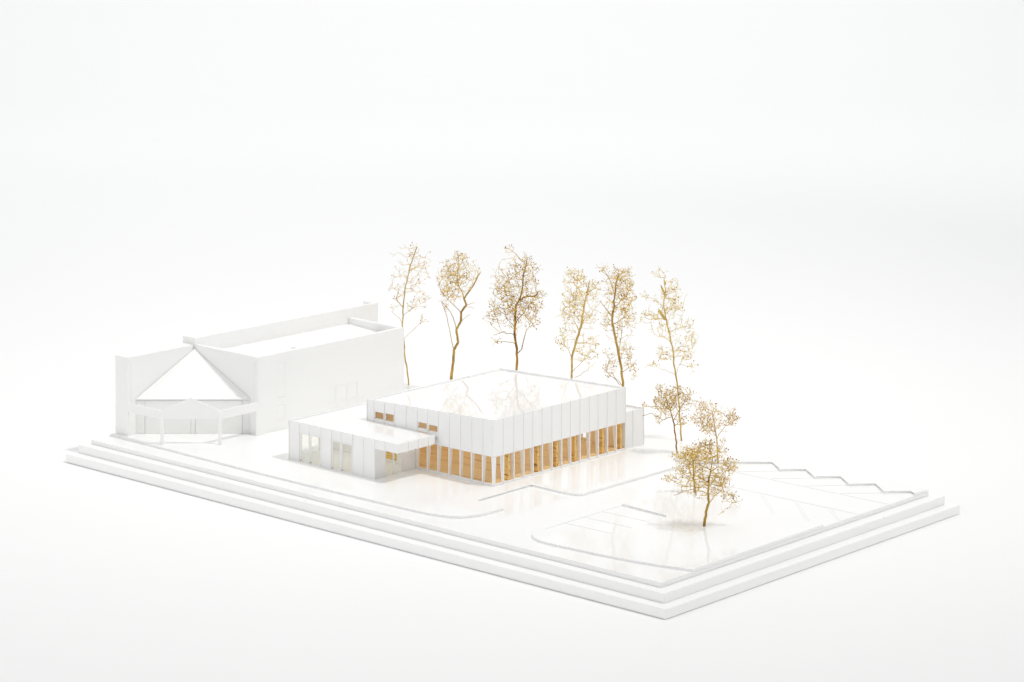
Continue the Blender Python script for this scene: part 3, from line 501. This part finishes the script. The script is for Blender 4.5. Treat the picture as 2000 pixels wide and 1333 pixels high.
def build_tree(key, label, cols, seed, dens=1.6, leaves=()):
    d = TREE_DATA[key]; rng = np.random.default_rng(seed); mm = 0.001
    R3, F3, U3 = np.array(RGT), np.array(FWD), np.array((0, 0, 1.0))
    root = thing('dried_stem_tree', d['b'], label, 'tree', 'dried stem trees standing on the model')
    def to3(s, dep, h): return (s * R3 + dep * F3 + h * U3) * mm
    # trunk
    tp = np.array([to3(a, 0.0, max(b, 0.0)) for a, b, c in d['tr']])
    off = np.cumsum(rng.normal(0, 0.9, len(tp))); off[0] = 0
    tp = tp + np.outer(off * mm, F3)
    tr = np.array([c for a, b, c in d['tr']]) * mm
    V, F = [], []
    P, Rr = smooth_path(tp, tr, 4, rng, 0.018)
    P[0] = P[0] - np.array((0, 0, 0.0003))
    tube(V, F, P, Rr, 8)
    me = bpy.data.meshes.new('trunk'); me.from_pydata(V, [], F)
    mt = twig('bark_' + key, *cols[0])
    for p in me.polygons: p.use_smooth = True
    link('trunk', me, d['b'], root, mt)
    # nodes the twigs may start from: trunk (upper part) and limbs
    nodes = [p for p in P[len(P) // 3:]]
    V, F = [], []
    ecx = [e[0] for e in d['el']]
    for li in d['li']:
        lp = np.array([to3(a, 0.0, b) for a, b, c in li]); k = np.argmin(((P - lp[0]) ** 2).sum(1))
        lp = lp + np.outer(np.full(len(lp), (P[k] @ F3)), F3) - np.outer(lp @ F3, F3)
        run = np.array([0] + list(np.cumsum(np.linalg.norm(np.diff(lp, axis=0), axis=1))))
        lp = lp + np.outer(run * rng.uniform(-0.75, 0.75), F3)
        lp[0] = P[k] * 0.65 + lp[0] * 0.35
        lr = np.array([c for a, b, c in li]) * mm
        q, qr = smooth_path(lp, lr, 3, rng, 0.035)
        tube(V, F, q, qr, 6); nodes += [x for x in q[2:]]
    if V:
        me = bpy.data.meshes.new('limbs'); me.from_pydata(V, [], F)
        for p in me.polygons: p.use_smooth = True
        link('limbs', me, d['b'], root, mt)
    # attractor points filling the crown lobes, joined by shortest natural paths
    att = []
    for cx, cy, rx, ry, n in d['el']:
        rd = max(6.0, 0.8 * (rx + ry) / 2)
        dc = rng.uniform(-0.35, 0.35) * rd
        for _ in range(int(n * dens)):
            u = rng.normal(0, 1, 3); u /= np.linalg.norm(u); u *= rng.random() ** 0.36
            att.append(to3(cx + u[0] * rx, dc + u[1] * rd, cy + u[2] * ry))
    att = np.array(att); nodes = np.array(nodes)
    NP = np.zeros((len(nodes) + len(att), 3)); NP[:len(nodes)] = nodes
    cost = np.zeros(len(NP)); par = np.full(len(NP), -1); cnt = np.zeros(len(NP), int); N = len(nodes)
    dmin = np.array([((nodes - a) ** 2).sum(1).min() for a in att]) ** 0.5
    for a in att[np.argsort(dmin)]:
        dist = np.sqrt(((NP[:N] - a) ** 2).sum(1))
        below = np.clip((NP[:N, 2] - a[2]), 0, None)
        sc_ = dist + 0.22 * cost[:N] + 0.9 * below + 0.002 * np.maximum(cnt[:N] - 2, 0)
        j = int(np.argmin(sc_)); NP[N] = a; par[N] = j; cost[N] = cost[j] + dist[j]; cnt[j] += 1; N += 1
    wt = np.ones(N)
    for i in range(N - 1, len(nodes) - 1, -1): wt[par[i]] += wt[i]
    V, F, SV, SF, DV, DF = [], [], [], [], [], []
    def ball(SV, SF, c, r):
        n0 = len(SV); s = r * (1 + rng.normal(0, 0.12, 3))
        for v in ICO_V: SV.append(tuple(c + v * s))
        for f in ICO_F: SF.append((n0 + f[0], n0 + f[1], n0 + f[2]))
    rad = lambda k: min(0.00055, 0.00022 + 0.00005 * (k - 1) ** 0.6)
    for i in range(len(nodes), N):
        a, b = NP[par[i]], NP[i]; L = np.linalg.norm(b - a)
        midp = (a + b) / 2 + rng.normal(0, 0.10 * L, 3)
        tube(V, F, [a, midp, b], [rad(wt[i]) * 1.15, rad(wt[i]), rad(wt[i]) * 0.9], 3)
        # forked flower stalks at every node, more at the tips
        nf = rng.integers(1, 4) if wt[i] < 2.5 else rng.integers(0, 2)
        for _ in range(nf):
            u = rng.normal(0, 1, 3); u[2] += 0.45; u += 0.7 * (b - a) / (L + 1e-9); u /= np.linalg.norm(u)
            ln = rng.uniform(0.0018, 0.0062); e = b + u * ln
            tube(V, F, [b, e], [0.00018, 0.00014], 3)
            z = rng.random()
            if z < 0.24: ball(DV, DF, e, rng.uniform(0.00050, 0.00095))
            elif z < 0.62: ball(SV, SF, e, rng.uniform(0.00034, 0.00060))
            if z > 0.45:
                for _ in range(2):
                    w_ = u + rng.normal(0, 0.7, 3); w_ /= np.linalg.norm(w_); e2 = e + w_ * rng.uniform(0.0009, 0.0024)
                    tube(V, F, [e, e2], [0.00015, 0.00011], 3)
    me = bpy.data.meshes.new('crown'); me.from_pydata(V, [], F); cr = link('crown', me, d['b'], root, twig('twig_' + key, *cols[1]))
    for nm, v, f, c in (('dried_florets', SV, SF, cols[2]), ('seed_capsules', DV, DF, cols[3])):
        me = bpy.data.meshes.new(nm); me.from_pydata(v, [], f)
        for p in me.polygons: p.use_smooth = True
        o = link(nm, me, d['b'], cr, twig(nm + '_' + key, *c)); o['kind'] = 'stuff'
    for (s, h, ls, lh, wd) in leaves:
        a = np.array(d['b']) + to3(s, 0.5, h); t = to3(ls, 0.8, lh); L = np.linalg.norm(t); t /= L
        sd = np.cross(t, F3); sd /= np.linalg.norm(sd); nn = np.cross(t, sd)
        V, F = [], []
        for i in range(9):
            f = i / 8; ww = wd * mm * math.sin(math.pi * min(1, f * 0.94 + 0.06)) ** 0.8 + 0.00012
            c = t * L * f + nn * 0.0010 * math.sin(math.pi * f)
            for q in (-1, 0, 1):
                V.append(tuple(c + sd * ww * q + nn * (0.0004 * abs(q) * ww / 0.001)))
        for i in range(9):
            for q in range(3): V.append(tuple(np.array(V[i * 3 + q]) - nn * 0.00015))
        for i in range(8):
            for q in range(2):
                k = i * 3 + q; F.append((k, k + 1, k + 4, k + 3)); k += 27; F.append((k, k + 3, k + 4, k + 1))
            for q in (0, 2):
                k = i * 3 + q; F.append((k, k + 3, k + 30, k + 27))
        me = bpy.data.meshes.new('leaf'); me.from_pydata(V, [], F)
        for p in me.polygons: p.use_smooth = True
        link('leaf', me, a, root, mt)

GOLD = [((0.34, 0.19, 0.027), (0.58, 0.38, 0.08)), ((0.54, 0.35, 0.04), (0.80, 0.57, 0.11)), ((0.65, 0.46, 0.07), (0.88, 0.69, 0.19)), ((0.24, 0.10, 0.018), (0.50, 0.28, 0.05))]
PALE = [((0.50, 0.34, 0.08), (0.73, 0.54, 0.16)), ((0.65, 0.47, 0.095), (0.86, 0.67, 0.19)), ((0.75, 0.57, 0.135), (0.93, 0.77, 0.28)), ((0.28, 0.13, 0.025), (0.56, 0.33, 0.07))]
DARK = [((0.24, 0.12, 0.014), (0.48, 0.28, 0.042)), ((0.47, 0.295, 0.028), (0.74, 0.515, 0.083)), ((0.58, 0.39, 0.05), (0.83, 0.62, 0.145)), ((0.17, 0.065, 0.010), (0.42, 0.21, 0.03))]
PINK = [((0.44, 0.285, 0.07), (0.65, 0.46, 0.135)), ((0.60, 0.42, 0.125), (0.81, 0.59, 0.215)), ((0.68, 0.49, 0.19), (0.85, 0.645, 0.32)), ((0.32, 0.14, 0.04), (0.54, 0.30, 0.11))]
build_tree('T1', 'sparse leaning dried stem tree right beside the tall hall corner', PINK, 11)
build_tree('T2', 'dried stem tree with zigzag trunk and bare pointed stub, second from the hall', GOLD, 12)
build_tree('T3', 'fullest dried stem tree with dark twisted limbs, behind the rear corner of the pavilion roof', DARK, 13)
build_tree('T4', 'pale yellow dried stem tree behind the pavilion roof, fourth tree from the hall', PALE, 14)
build_tree('T5', 'dense golden dried stem tree rising at the far right corner of the pavilion', GOLD, 15)
build_tree('T6', 'tall thin tiered dried stem tree with three dry leaves, rightmost of the back row', PALE, 16, leaves=((-20.8, 156.5, -9.5, 15.0, 1.9), (-21.5, 189.0, -5.5, 13.5, 1.3), (-20.5, 202.0, -1.5, 6.5, 0.9)))
build_tree('T7', 'short dried stem tree with dark brown crown beside the low rear block', DARK, 17)
build_tree('T8', 'short pale tan dried stem tree with forked top, behind the foremost tree', PINK, 18)
build_tree('T9', 'foremost golden dried stem tree with red brown seed heads on the island', GOLD, 19)
build_tree('T10', 'small dried stem tree mostly hidden behind the foremost tree crown', GOLD, 20)
